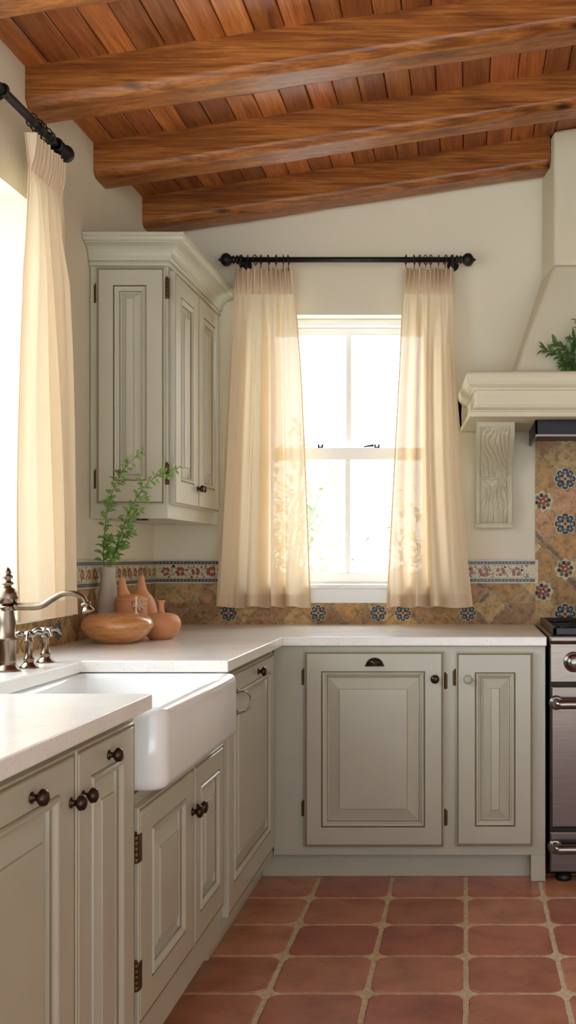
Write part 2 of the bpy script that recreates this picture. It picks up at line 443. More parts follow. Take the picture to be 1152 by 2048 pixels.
def border(name, T, a0, a1, seed, endtrim=None):
    random.seed(seed); m = MB(); b0, b1 = 1.096, 1.200
    def put(poly, h, c): m.poly([T(a, b, h) for a, b in poly], 0, c)
    def rect(x0, x1, y0, y1, h, c): put([(x0, y0), (x1, y0), (x1, y1), (x0, y1)], h, c)
    # solid body
    P = [T(a, b, h) for h in (0, .008) for b in (b0, b1) for a in (a0, a1)]
    m.add(P, [(0,2,3,1), (4,5,7,6), (0,1,5,4), (2,6,7,3), (0,4,6,2), (1,3,7,5)], 0, lin((206, 190, 154)))
    rect(a0+.006, a1-.012 if endtrim else a1-.002, b0+.022, b1-.022, .0084, lin((204, 192, 152)))
    e1 = a1-.014 if endtrim else a1-.004
    for y in (b0+.007, b1-.019):
        rect(a0+.004, e1, y, y+.012, .0088, NAVY)
        a = a0+.012
        while a < e1-.012: rect(a, a+.007, y+.004, y+.008, .0092, lin((170, 176, 172))); a += .0155
        rect(a0+.004, e1, y+(.0155 if y < 1.14 else -.005), y+(.017 if y < 1.14 else -.0035), .0088, lin((110, 104, 84)))
    cy = (b0+b1)/2; a = a0+.045
    while a < e1-.02:
        n = 30                                                    # running vine
        for q in range(n-1):
            u0, u1 = q/n, (q+1)/n
            f = lambda u: (a-.045+u*.09, cy+.014*math.sin(u*2*PI))
            p, r_ = f(u0), f(u1)
            if r_[0] < e1: put([(p[0], p[1]-.001), (r_[0], r_[1]-.001), (r_[0], r_[1]+.001), (p[0], p[1]+.001)], .0087, lin((96, 100, 80)))
        rad = random.uniform(.019, .024)
        for q in range(7):
            t_ = 2*PI*q/7 + random.random()
            ca, cb = a+rad*.65*math.cos(t_), cy+rad*.65*math.sin(t_)
            put(disc(ca, cb, rad*.36, 7), .0090 + q*.00005, tuple(v*random.uniform(.8, 1.3) for v in RED))
        put(disc(a, cy, rad*.24, 8), .0095, lin((214, 150, 110)))
        for q in range(16):
            ca, cb = a+.034+wob(.03), cy+wob(.026)
            if ca < e1-.005: put(disc(ca, cb, random.uniform(.0025, .0055), 5, ph=random.random()*3), .0089, random.choice([lin((90, 104, 110)), lin((110, 112, 76)), RED]))
        a += .068 + wob(.008)
    return tag(m.build(name, 'attr_glazed', fix=False), kind='structure')
border('trim_7', TB, XL+.010, WX0-.03, 3)
border('trim_8', TB, WX1+.03, .318, 4, True)
border('trim_9', TLf, LY1+.03, YB-.010, 5)

# ------------------------------------------------------------------ windows
def window_unit(name, T, w, z0, z1, zm, latch=True):
    "T(a,b,z): a across, b outward from the inner wall face"
    def bxx(m, a0, a1, b0, b1, c0, c1):
        P = [T(a, b, c) for c in (c0, c1) for b in (b0, b1) for a in (a0, a1)]
        m.add(P, [(0,2,3,1), (4,5,7,6), (0,1,5,4), (2,6,7,3), (0,4,6,2), (1,3,7,5)])
    root = thing(name, T(w/2, .1, z0), None, None, kind='structure')
    fw = .035
    m = MB()
    bxx(m, 0, fw, .08, TH-.01, z0, z1); bxx(m, w-fw, w, .08, TH-.01, z0, z1)
    bxx(m, fw, w-fw, .08, TH-.01, z1-.03, z1); bxx(m, fw, w-fw, .08, TH-.01, z0, z0+.012)
    m.build('frame', 'window_paint', root, .003)
    def sash(y, c0, c1, bot, top):
        m = MB(); a0, a1 = fw, w-fw; s = .04
        bxx(m, a0, a0+s, y, y+.035, c0, c1); bxx(m, a1-s, a1, y, y+.035, c0, c1)
        bxx(m, a0+s, a1-s, y, y+.035, c0, c0+bot); bxx(m, a0+s, a1-s, y, y+.035, c1-top, c1)
        o = m.build('sash', 'window_paint', root, .003)
        m = MB(); bxx(m, w/2-.013, w/2+.013, y+.004, y+.031, c0+bot, c1-top); m.build('glazing_bar', 'window_paint', o, .004)
        m = MB(); bxx(m, a0+s, a1-s, y+.016, y+.019, c0+bot, c1-top); m.build('pane', 'window_glass', o)
    sash(.125, zm-.02, z1-.03, .03, .035)
    sash(.088, z0+.012, zm+.03, .045, .055)
    m = MB(); bxx(m, -.02, w+.02, -.035, .085, z0-.012, z0+.006); m.build('window_sill', 'window_paint', root, .004)
    if latch:
        for a in (w*.35, w*.66):
            m = MB(); p = T(a, .10, zm+.03)
            bxx(m, a-.012, a+.012, .092, .115, zm+.03, zm+.036)
            m.tube([T(a-.01, .10, zm+.036), T(a-.008, .10, zm+.047)], .004, 8); m.tube([T(a+.006, .10, zm+.036), T(a+.01, .10, zm+.047)], .004, 8)
            if a > w/2: m.tube([T(a-.06, .10, zm+.036), T(a-.015, .10, zm+.042)], [.003, .006], 8)
            m.build('latch', 'iron', root)
    return root
wn = window_unit('window_1', lambda a, b, z: Vector((WX0+a, YB+b, z)), WX1-WX0, WZ0, WZ1, 1.675)
window_unit('window_2', lambda a, b, z: Vector((XL-b-(.10 if b > 0 else 0), LY0+a, z)), LY1-LY0, LZ0, LZ1, 1.675, False)
m = MB(); m.box(WX0-.0, WX1+.0, YB-.012, YB, 1.009, WZ0-.012)
tag(m.build('trim_10', 'window_paint', bevel=.002), kind='structure')

# ------------------------------------------------------------------ cabinets
def frame_T(o, u, n):
    o, u, n = Vector(o), Vector(u), Vector(n)
    return lambda a, b, c: o + u*a + n*c + Vector((0, 0, b))
def door(T, w, h, parent, ins=(.062, .062, .074, .074), bev=.036, name='door', th=.02):
    "raised-and-fielded door with glazed grooves; T(a,b,c): across, up, out"
    l, r, b, t_ = ins; m = MB()
    R = [((0,)*4, 0, 0), ((0,)*4, th-.004, 0), ((.003,)*4, th-.001, 0), ((.006,)*4, th-.001, 1), ((.0085,)*4, th-.003, 1), ((.0105,)*4, th, 0)]
    def ins4(d): return (l+d, r+d, b+d, t_+d)
    R += [(ins4(0), th, 0), (ins4(.0015), th-.004, 1), (ins4(.004), th-.003, 1), (ins4(.007), th+.003, 0), (ins4(.012), th+.002, 0), (ins4(.017), th-.003, 0),
          (ins4(.021), th-.005, 0), (ins4(.0225), th-.009, 1), (ins4(.0240), th-.015, 0), (ins4(.027), th-.015, 0), (ins4(.029+bev), th-.003, 0),
          (ins4(.0300+bev), th-.003, 1), (ins4(.031+bev), th, 0), (ins4(.0345+bev), th+.0005, 0)]
    vs = []; fs = []
    for (i, z, mi) in R:
        vs += [T(i[0], i[2], z), T(w-i[1], i[2], z), T(w-i[1], h-i[3], z), T(i[0], h-i[3], z)]
    m.add(vs, [])
    for k in range(len(R)-1):
        mi = R[k+1][2]
        for q in range(4):
            m.f.append(((k*4+q, k*4+(q+1) % 4, (k+1)*4+(q+1) % 4, (k+1)*4+q), mi, (1,1,1), False))
    k = len(R)-1
    m.f.append(((k*4, k*4+1, k*4+2, k*4+3), 0, (1,1,1), False)); m.f.append(((3, 2, 1, 0), 0, (1,1,1), False))
    return m.build(name, ['cabinet_paint', 'cabinet_glaze'], parent)
def axes(T):
    o = T(0, 0, 0); return (T(1, 0, 0)-o, Vector((0, 0, 1)), T(0, 0, 1)-o)
def knob(T, a, b, c, parent, mat='bronze', r=.0165):
    m = MB(); k = r/.0165
    m.lathe([(.011*k, 0), (.0115*k, .002), (.007*k, .004), (.0060*k, .007), (.0065*k, .010), (.011*k, .012), (.0155*k, .0155), (r, .0195*k), (.0145*k, .0245), (.008*k, .0275), (.001, .0285)],
            T(a, b, c), axes(T), 24)
    o = m.build('knob', mat, parent)
    if mat == 'knob_paint': o['label'] = 'painted knob'
    return o
def hinge(T, a, b, c, parent, h=.05, mat='hinge_brass', wide=True, big=False):
    m = MB()
    if big: a -= .005; c += .004
    ax = axes(T)
    def bb(a0, a1, b0, b1, c0, c1):
        P = [T(x, y, z) for z in (c0, c1) for y in (b0, b1) for x in (a0, a1)]
        m.add(P, [(0,2,3,1), (4,5,7,6), (0,1,5,4), (2,6,7,3), (0,4,6,2), (1,3,7,5)])
    w = .009 if wide else .0035
    if big: bb(a+.004, a+.020, b-h/2, b+h/2, .0195, .0215); bb(a-.006, a+.006, b-h/2, b+h/2, 0, .003)
    else: bb(a-w, a+w, b-h/2, b+h/2, c-.0005, c+.0025)
    n = 5; g_ = 1.7 if big else 1
    for q in range(n):
        z0 = b-h/2 + h*q/n
        m.lathe([(.0042*g_, 0), (.0046*g_, .001), (.0046*g_, h/n-.0015), (.0042*g_, h/n-.0006)], T(a, z0, c+.004), (ax[0], ax[2], ax[1]), 10)
    m.lathe([(.0035, 0), (.0045, .003), (.001, .007)], T(a, b+h/2, c+.004), (ax[0], ax[2], ax[1]), 10)
    m.build('hinge', mat, parent)

# --- base cabinet along the back wall
YF = 3.888
base_b = thing('base_cabinet', (-.2, 4.2, 0), 'pale greige base cabinet under the back window, one wide and one narrow panelled door', 'cabinet')
m = MB()
m.box(-.719, .297, YF, YB-.005, .098, .879)          # body with face frame
m.box(.243, .297, YF, YF+.055, 0, .098)              # foot post beside the range
m.box(-.774, .243, YF+.06, YF+.08, 0, .098)          # toe board
m.build('carcass', 'cabinet_paint', base_b, .0015)
T = frame_T((-.602, YF, .132), (1, 0, 0), (0, -1, 0))
d = door(T, .520, .729, base_b, (.063, .07, .074, .074), .037)
knob(T, .487, .627, .02, d); 
# cup pull
m = MB(); cx, cz = .262, .688
vs = []; fs = []; nu, nv = 20, 8
for j in range(nv+1):
    for i in range(nu+1):
        a_ = PI*i/nu; b_ = (PI/2)*j/nv
        vs.append(T(cx + .033*math.cos(a_)*math.cos(b_*.999), cz - .012 + .030*math.sin(a_)*math.cos(b_), .021 + .022*math.sin(b_)*max(.15, math.sin(a_))**.5 if j else .0205))
for j in range(nv):
    for i in range(nu): fs.append((j*(nu+1)+i, j*(nu+1)+i+1, (j+1)*(nu+1)+i+1, (j+1)*(nu+1)+i))
m.add(vs, fs, smooth=True)
m.tube([T(cx-.036, cz-.012, .021), T(cx+.036, cz-.012, .021)], .003, 8)
o = m.build('cup_pull', 'bronze', d)
for b_ in (.08+.06, .63): hinge(T, -.004, b_, .0, d, .055)
for b_ in (.105, .615): hinge(T, .524, b_, .0, d, .055)
T = frame_T((-.037, YF, .135), (1, 0, 0), (0, -1, 0))
d = door(T, .287, .722, base_b, (.070, .066, .074, .074), .030)
knob(T, .045, .622, .02, d, 'knob_paint')
hinge(T, -.004, .625, .0, d, .055)

# --- base cabinets along the left wall (faces look +X)
XF = -.722
def left_T(y, z): return frame_T((XF, y, z), (0, 1, 0), (1, 0, 0))
cab = thing('base_cabinet', (-1.05, 3.4, 0), 'greige base cabinet right of the sink with a bail pull on its single tall door', 'cabinet')
m = MB(); m.box(XL+.004, XF, 3.04, YF-.002, .098, .879); m.box(XL+.004, XF-.052, 3.12, YF+.058, 0, .098); m.box(XL+.004, XF-.085, 3.04, 3.12, 0, .098)
m.build('carcass', 'cabinet_paint', cab, .0015)
T = left_T(3.075, .145); W = .735
d = door(T, W, .716, cab, (.075, .075, .08, .06), .036)
knob(T, .44, .680, .02, d)
m = MB()                                              # bail pull
ax = axes(T)
p0, p1 = T(.12, .655, .02), T(.12, .590, .02)
for p in (p0, p1): m.lathe([(.008, 0), (.008, .003), (.004, .004), (.004, .014), (.002, .015)], p, ax, 14)
P0, P1 = T(.12, .655, .034), T(.12, .590, .034)
m.tube([P0, T(.123, .652, .046), T(.132, .640, .056), T(.135, .622, .058), T(.132, .604, .056), T(.123, .593, .046), P1], .0028, 8)
m.build('bail_pull', 'pewter', d)
for b_ in (.11, .63): hinge(T, W+.004, b_, 0, d, .055, wide=False)
sinkcab = thing('sink_cabinet', (-1.05, 2.65, 0), 'greige cabinet under the white sink with two short raised panel doors', 'cabinet')
m = MB(); m.box(XL+.004, XF, 2.232, 3.038, .098, .694); m.box(XL+.004, XF-.085, 2.232, 3.038, 0, .098)
m.box(XF-.02, XF, 2.232, 2.2585, .694, .879)
m.box(XF-.02, XF, 3.005, 3.038, .694, .879)
m.build('carcass', 'cabinet_paint', sinkcab, .0015)
T = left_T(2.236, .200); W = .455
d = door(T, W, .470, sinkcab, (.09, .085, .072, .062), .034)
knob(T, W-.022, .358, .02, d)
for b_ in (.11, .385): hinge(T, -.001, b_, .006, d, .06, big=True)
T = left_T(2.695, .200); W2 = .325
d = door(T, W2, .470, sinkcab, (.055, .055, .072, .062), .028)
knob(T, .022, .358, .02, d)
hinge(T, W2+.004, .38, .0, d, .055)
near = thing('base_cabinet', (-1.05, 1.5, 0), 'nearest greige base cabinet in the lower left corner, four bronze round knobs', 'cabinet')
m = MB(); m.box(XL+.004, XF, .7, 2.230, .098, .879); m.box(XL+.004, XF-.085, .7, 2.230, 0, .098)
m.build('carcass', 'cabinet_paint', near, .0015)
T = left_T(1.878, .14); W = .330
d = door(T, W, .722, near, (.07, .07, .085, .06), .03)
knob(T, .166, .682, .02, d, r=.0145); knob(T, .028, .634, .02, d, r=.0145)
T = left_T(1.385, .14); W = .487
d = door(T, W, .722, near, (.075, .075, .085, .06), .036)
knob(T, .295, .682, .02, d, r=.0145); knob(T, W-.024, .634, .02, d, r=.0145)
T = left_T(.9, .14); d = door(T, .48, .722, near, (.075, .075, .085, .125), .036)
knob(T, .24, .675, .02, d)

# --- wall cabinet in the corner
UX, UY0, UZ0, UZ1 = -1.093, 3.81, 1.353, 2.30
uc = thing('wall_cabinet', ((XL+UX)/2, 4.2, UZ0), 'tall greige wall cabinet with crown moulding hung in the corner beside the back window', 'cabinet')
m = MB(); m.box(XL+.003, UX, UY0, YB-.003, UZ0, UZ1); m.build('carcass', 'cabinet_paint', uc, .002)
T = frame_T((-1.350, UY0, 1.405), (1, 0, 0), (0, -1, 0))
d = door(T, .250, .865, uc, (.062, .066, .085, .066), .017, 'end_panel', .016)
for b_ in (.09, .77): hinge(T, -.004, b_, 0, d, .065)
for b_ in (.11, .79): hinge(T, .256, b_, .0, d, .075)
T = frame_T((UX, 3.84, 1.405), (0, 1, 0), (1, 0, 0))
d = door(T, .335, .862, uc, (.075, .07, .09, .075), .03); knob(T, .318, .08, .02, d, r=.014)
T = frame_T((UX, 4.178, 1.405), (0, 1, 0), (1, 0, 0))
d = door(T, .335, .862, uc, (.075, .07, .09, .075), .03); knob(T, .018, .08, .02, d, r=.014)
for b_ in (.11, .76): hinge(T, .339, b_, 0, d, .06)
m = MB()   # crown
prof = [(0, 2.276), (.008, 2.277), (.010, 2.281), (.010, 2.288), (.006, 2.290), (.006, 2.293), (.014, 2.295), (.017, 2.301), (.018, 2.311), (.022, 2.322), (.029, 2.332), (.039, 2.340), (.052, 2.345), (.062, 2.347), (.062, 2.351), (.068, 2.352), (.074, 2.356), (.077, 2.362), (.076, 2.367), (.080, 2.369), (.080, 2.378)]
vs = []
for o_, z in prof: vs += [(XL+.003, UY0-o_, z), (UX+o_, UY0-o_, z), (UX+o_, YB-.003, z)]
fs = [(i*3+q, i*3+q+1, (i+1)*3+q+1, (i+1)*3+q) for i in range(len(prof)-1) for q in (0, 1)]
m.add(vs, fs, 0); k = len(prof)-1
m.poly([vs[k*3], vs[k*3+1], vs[k*3+2], (XL+.003, YB-.003, 2.378)])
for i in (3, 10):
    pass
m.build('crown_moulding', 'cabinet_paint', uc, fix=False)
m = MB(); m.box(UX-.13, UX-.09, 3.86, 3.875, UZ0-.005, UZ0); m.build('bracket', 'iron', uc)

# ------------------------------------------------------------------ countertop and sink
CX = -.680; SY0, SY1, SXB = 2.256, 2.975, -1.10; CTH = .034
m = MB()
pts = [(XL+.003, .68), (CX, .68), (CX, SY0), (SXB, SY0), (SXB, SY1), (CX, SY1), (CX, 3.862), (.300, 3.862), (.300, YB-.003), (XL+.003, YB-.003)]
# quads to keep the L shape clean
def slab(quads, outline, z0, z1):
    pv = {}; vs = []; fs = []
    def vid(p, z):
        key = (round(p[0], 5), round(p[1], 5), z)
        if key not in pv: pv[key] = len(vs); vs.append((p[0], p[1], z))
        return pv[key]
    for q in quads:
        fs.append(tuple(vid(p, z1) for p in q)); fs.append(tuple(vid(p, z0) for p in reversed(q)))
    for i in range(len(outline)):
        p, q = outline[i], outline[(i+1) % len(outline)]
        fs.append((vid(p, z0), vid(q, z0), vid(q, z1), vid(p, z1)))
    m.add(vs, fs)
A = XL+.003; Bk = YB-.003
outline = [(A, .68), (SXB, .68), (CX, .68), (CX, SY0), (SXB, SY0), (SXB, SY1), (CX, SY1), (CX, 3.862), (.300, 3.862), (.300, Bk), (CX, Bk), (SXB, Bk), (A, Bk), (A, 3.862), (A, SY1), (A, SY0)]
quads = [[(A, .68), (SXB, .68), (SXB, SY0), (A, SY0)], [(SXB, .68), (CX, .68), (CX, SY0), (SXB, SY0)], [(A, SY0), (SXB, SY0), (SXB, SY1), (A, SY1)],
         [(A, SY1), (SXB, SY1), (SXB, 3.862), (A, 3.862)], [(SXB, SY1), (CX, SY1), (CX, 3.862), (SXB, 3.862)],
         [(A, 3.862), (SXB, 3.862), (SXB, Bk), (A, Bk)], [(SXB, 3.862), (CX, 3.862), (CX, Bk), (SXB, Bk)], [(CX, 3.862), (.3, 3.862), (.3, Bk), (CX, Bk)]]
slab(quads, outline, CT-CTH, CT)
tag(m.build('countertop', 'limestone', bevel=.004, seg=3), 'pale speckled limestone countertop running in an L around the corner', 'countertop')

m = MB()   # farmhouse sink, rounded apron
def rrect(x0, x1, y0, y1, r, n=7):
    out = []
    for (cx, cy, a0) in ((x1-r, y1-r, 0), (x0+r, y1-r, PI/2), (x0+r, y0+r, PI), (x1-r, y0+r, 1.5*PI)):
        for k in range(n+1):
            a_ = a0 + PI/2*k/n; out.append((cx+r*math.cos(a_), cy+r*math.sin(a_)))
    return out
ox0, ox1, oy0, oy1 = -1.14, -.655, 2.2605, 3.000
rings = []
def ring(d, z, r): rings.append([(x, y, z) for x, y in rrect(ox0+d, ox1-d, oy0+d, oy1-d, r)])
ring(.030, .697, .02); ring(.012, .700, .03); ring(.003, .708, .038); ring(0, .722, .04)
ring(0, .858, .04); ring(.003, .869, .037); ring(.009, .876, .031); ring(.018, .879, .022); ring(.030, .878, .03); ring(.038, .872, .03); ring(.042, .862, .03)
ring(.046, .76, .04); ring(.056, .728, .04); ring(.08, .718, .04)
n = len(rings[0]); vs = [p for r in rings for p in r]
fs = [(i*n+q, i*n+(q+1) % n, (i+1)*n+(q+1) % n, (i+1)*n+q) for i in range(len(rings)-1) for q in range(n)] + [tuple(reversed(range(n))), tuple((len(rings)-1)*n+q for q in range(n))]
m.add(vs, fs, 0, smooth=True)
sink = thing('farmhouse_sink', (-.9, 2.62, .697), 'white porcelain apron-front sink set into the left countertop', 'sink')
m.build('basin', 'porcelain', sink)
m = MB(); m.lathe([(.04, 0), (.042, .002), (.03, .003), (.028, .001)], (-.92, 2.63, .7185), seg=24); m.build('drain', 'nickel', sink)

# ------------------------------------------------------------------ faucet and tap handles
fp = at(16, 1340, 2.70); fx, fy = -1.190, 2.70
fa = thing('bridge_faucet', (fx, fy, CT), 'aged nickel faucet with a swan-neck spout and turned column beside the sink', 'faucet')
m = MB(); m.lathe([(.031, 0), (.031, .004), (.026, .009), (.023, .015), (.020, .02), (.0215, .024), (.0205, .03), (.021, .075), (.0225, .08), (.0225, .088), (.019, .093), (.020, .125), (.0165, .155), (.0155, .160), (.020, .163), (.020, .169), (.016, .172)],
          (fx, fy, CT), seg=28)
m.build('column', 'nickel', fa)
m = MB(); m.lathe([(.014, .172), (.022, .178), (.0255, .189), (.0245, .203), (.017, .214), (.011, .218)], (fx, fy, CT), seg=28); hub = m.build('hub', 'nickel', fa)
m = MB(); m.lathe([(.010, .217), (.009, .222), (.015, .226), (.015, .230), (.009, .234), (.008, .238), (.013, .243), (.013, .248), (.008, .251), (.0095, .256), (.007, .263), (.003, .268), (.0005, .270)], (fx, fy, CT), seg=24)
m.build('finial', 'nickel', fa)
def catmull(P, n=8):
    P = [Vector(p) for p in P]; out = []
    Q = [P[0]*2-P[1]] + P + [P[-1]*2-P[-2]]
    for i in range(1, len(Q)-2):
        for k in range(n):
            t_ = k/n; a, b, c, d = Q[i-1:i+3]
            out.append(.5*((2*b) + (c-a)*t_ + (2*a-5*b+4*c-d)*t_*t_ + (3*b-a-3*c+d)*t_**3))
    out.append(P[-1]); return out
m = MB()
sp = [at(x, y, Y) for x, y, Y in ((30, 1213, 2.70), (55, 1214, 2.70), (82, 1212, 2.70), (104, 1199, 2.70), (124, 1188, 2.70), (146, 1187, 2.70), (163, 1194, 2.70), (171, 1206, 2.70))]
path = catmull(sp); nn = len(path)
m.tube(path, [.0095 - .002*math.sin(PI*i/nn*.6) + (.0015 if i < 2 else 0) for i in range(nn)], 16)
m.build('spout', 'nickel', fa)
m = MB(); e = sp[-1]; dr = Vector((.35, 0, -1)).normalized(); u = Vector((0, 1, 0)); w_ = dr.cross(u)
m.lathe([(.009, -.002), (.0125, .001), (.0125, .005), (.009, .007), (.010, .012), (.014, .018), (.0155, .023), (.0145, .025), (.010, .025)], e, (u, w_, dr), 20)
m.build('spout_tip', 'nickel', fa)
def tap(px, py, label, ang):
    Y = .295*F/(py-VY); p = at(px, py, Y); b = Vector((p.x, Y, CT))
    r = thing('tap_handle', b, label, 'tap handle')
    m = MB(); m.lathe([(.0245, 0), (.0245, .003), (.020, .008), (.0145, .014), (.012, .019), (.0145, .022), (.0145, .026), (.011, .030), (.0095, .045), (.0085, .066), (.0115, .069), (.0115, .073), (.0085, .077), (.009, .082)], b, seg=24)
    m.build('column', 'nickel', r)
    m = MB(); m.lathe([(.009, .080), (.0135, .084), (.0145, .090), (.012, .096), (.007, .099), (.001, .101)], b, seg=20)
    m.build('cap', 'pewter', r)
    for k in range(4):
        a_ = ang + k*PI/2; dv = Vector((math.cos(a_), math.sin(a_), 0)); z = Vector((0, 0, 1)); q = b + z*.089
        m = MB(); m.tube(catmull([q+dv*.008, q+dv*.020+z*.004, q+dv*.032+z*.002, q+dv*.041-z*.008, q+dv*.044-z*.013], 5), [.0045+.002*math.sin(i*.3) for i in range(21)], 10)
        m.build('lever', 'pewter', r)
tap(58, 1336, 'four-armed metal tap handle between the faucet and its twin', .3)
tap(91, 1325, 'four-armed metal tap handle farther from the faucet, nearest the sink corner', .75)

# ------------------------------------------------------------------ pots and vases
def pot(name, x, y, prof, mat, label, cat, scale=(1, 1), seg=48, parent=True):
    m = MB(); m.lathe(prof, (x, y, CT), seg=seg, scale=scale); r = thing(name, (x, y, CT), label, cat)
    m.build('body', mat, r); return r
def smooth_prof(P, n=6):
    Q = catmull([Vector((a, b, 0)) for a, b in P], n); return [(max(q.x, .0004), q.y) for q in Q]
v = pot('clay_vase', -1.328, 3.86, smooth_prof([(.030, 0), (.0395, .003), (.041, .03), (.039, .09), (.033, .16), (.0275, .21), (.0255, .225), (.0275, .252), (.0285, .259)]) + [(.0262, .2595), (.0245, .25), (.024, .20), (.001, .19)], 'vase_clay',
        'slender grey stoneware vase holding green sprigs on the corner counter', 'vase')
bw = pot('ceramic_vessel', -1.206, 3.60, smooth_prof([(.035, 0), (.06, .002), (.095, .022), (.116, .048), (.1205, .062), (.114, .082), (.095, .096), (.078, .1005)]) + [(.070, .101), (.02, .1005), (.001, .1)], 'honey_clay',
         'wide squat honey-brown glazed vessel lying closest on the counter', 'vessel', seg=64)
m = MB(); c_ = Vector((-1.142, 3.60, CT+.099)); m.lathe(smooth_prof([(.0085, 0), (.005, .006), (.0035, .02), (.004, .055), (.0055, .061)])+[(.003, .061), (.003, .055)], c_, seg=20); m.build('neck', 'pale_clay', bw)
b2 = pot('ceramic_vessel', -1.103, 3.765, smooth_prof([(.028, 0), (.04, .002), (.060, .022), (.069, .050), (.067, .068), (.055, .085), (.035, .093), (.016, .0955)]) + [(.010, .0965), (.001, .0965)], 'terracotta',
         'round squat terracotta bottle with a thin neck, right of the wide vessel', 'vessel', seg=56)
m = MB(); m.lathe(smooth_prof([(.015, 0), (.0105, .006), (.0095, .02), (.0105, .036), (.0135, .043)])+[(.0135, .046), (.010, .046), (.009, .04)], (-1.103, 3.765, CT+.094), seg=28); m.build('neck', 'terracotta', b2)
j1 = pot('terracotta_jar', -1.228, 3.812, smooth_prof([(.045, 0), (.052, .004), (.056, .04), (.057, .10), (.056, .138)]) + [(.0575, .139), (.0575, .143), (.054, .146), (.046, .152), (.03, .158), (.015, .160), (.001, .160)], 'terracotta',
         'straight-sided terracotta jar with one horn-shaped spout, touching the grey vase', 'jar')
m = MB(); m.tube(catmull([(-1.250, 3.812, CT+.146), (-1.256, 3.812, CT+.170), (-1.260, 3.812, CT+.195), (-1.260, 3.812, CT+.220)], 5), [.024, .0235, .022, .0205, .019, .0175, .0165, .0155, .015, .014, .0135, .013, .0125, .0115, .010, .008][:16], 18); m.build('spout', 'terracotta', j1)
m = MB()
for k in range(9):
    a_ = 2*PI*k/9; c_ = Vector((-1.186, 3.770, CT+.125)); p = c_ + Vector((.018*math.cos(a_), -.004 + .014*math.cos(a_), .020*math.sin(a_)))
    m.tube([c_ + Vector((0, -.004, 0)), p + Vector((0, -.002, 0)), p + Vector((.004, .002, -.006))], [.003, .005, .002], 8)
m.lathe([(.006, -.008), (.005, -.003), (.001, -.001)], (-1.186, 3.767, CT+.125), '-Y', 14)
m.build('leaf_relief', 'pale_clay', j1)
j2 = pot('terracotta_jar', -1.232, 3.945, smooth_prof([(.05, 0), (.058, .01), (.062, .05), (.058, .10), (.045, .14), (.024, .168), (.015, .195), (.011, .218), (.007, .227), (.0006, .230)]), 'terracotta',
         'tall conical terracotta jar tapering to a tip behind the other pots', 'jar')

# leafy sprigs
def leaf(m, p, d, up, L, W, mi=0):
    d = d.normalized(); s = d.cross(up)
    if s.length < .01: s = d.orthogonal()
    s.normalize(); n = s.cross(d)
    prof = [(0, 0), (.25, .38), (.5, .5), (.75, .36), (1, 0)]
    vs = []
    for t_, w in prof:
        c = p + d*(L*t_) - n*(L*.18*t_*t_); vs += [c - s*(W*w) + n*(W*w*.35), c, c + s*(W*w) + n*(W*w*.35)]
    fs = []
    for i in range(len(prof)-1): fs += [(i*3, i*3+1, i*3+4, i*3+3), (i*3+1, i*3+2, i*3+5, i*3+4)]
    m.add(vs, fs, mi, smooth=True)
def sprig(name, ctrl, label, cat, group, nleaf, L, W, leafmat='leaf', side=.5, r0=.0022, start=.25, seed=1):
    random.seed(seed)
    path = catmull(ctrl, 10); n = len(path)
    root = thing(name, path[0], label, cat, group)
    st = MB(); st.tube(path, [r0*(1-.7*i/n) for i in range(n)], 6)
    lf = MB()
    nodes = nleaf
    for k in range(nodes):
        f = start + (1-start)*(k/(nodes-1)); i = min(n-2, int(f*(n-1))); p = path[i]; d = (path[i+1]-path[i]).normalized()
        sc = 1.05 - .45*f
        if k % 3 == 0 and f < .93:      # short side twig with a few leaves
            q = Vector((wob(1), wob(1), wob(.4))); q = (d*.9 + (q - d*q.dot(d)).normalized()*.9).normalized()
            ln = L*random.uniform(1.0, 1.9)*sc; e = p + q*ln
            st.tube([p, e], [r0*.5, r0*.3], 5)
            for t_ in (.4, .7, 1):
                for sg in (1, -1):
                    sd = q.cross(Vector((wob(1), 1, wob(1)))).normalized()*sg
                    leaf(lf, p + q*ln*t_, q*.8 + sd*.8, Vector((wob(.6), -.6, 1)), L*random.uniform(.5, .85)*sc, W*random.uniform(.6, .9)*sc)
        for sg in (1, -1):
            a_ = k*1.3 + (0 if sg > 0 else PI) + wob(.5)
            s1 = d.orthogonal().normalized(); s2 = d.cross(s1)
            sd = s1*math.cos(a_) + s2*math.sin(a_)
            leaf(lf, p + sd*.004, d*.55 + sd*1.1, Vector((wob(.7), -.5, 1)), L*random.uniform(.7, 1.1)*sc, W*random.uniform(.7, 1.1)*sc)
    st.build('stem', 'stem', root); lf.build('foliage', leafmat, root, fix=False)
    return root
base = Vector((-1.328, 3.86, CT+.20))
vg = 'green sprigs standing in the grey vase'
sprig('leafy_sprig', [base, at(208, 1130, 3.855), at(208, 1080, 3.82), at(217, 1010, 3.72), at(243, 945, 3.66), at(288, 898, 3.60)], 'tall green leafy sprig in the grey vase, reaching highest against the cabinet', 'sprig', vg, 30, .040, .024, seed=2)
sprig('leafy_sprig', [base + Vector((.006, -.004, 0)), at(222, 1128, 3.85), at(240, 1075, 3.81), at(262, 1015, 3.70), at(300, 962, 3.60), at(362, 932, 3.52)], 'long green sprig in the grey vase arching furthest right', 'sprig', vg, 32, .040, .024, seed=5)
sprig('leafy_sprig', [base + Vector((-.004, -.006, 0)), at(216, 1130, 3.84), at(232, 1105, 3.82), at(246, 1075, 3.79), at(256, 1045, 3.76)], 'shortest green sprig in the grey vase, between the two long ones', 'sprig', vg, 14, .036, .021, start=.3, seed=9)

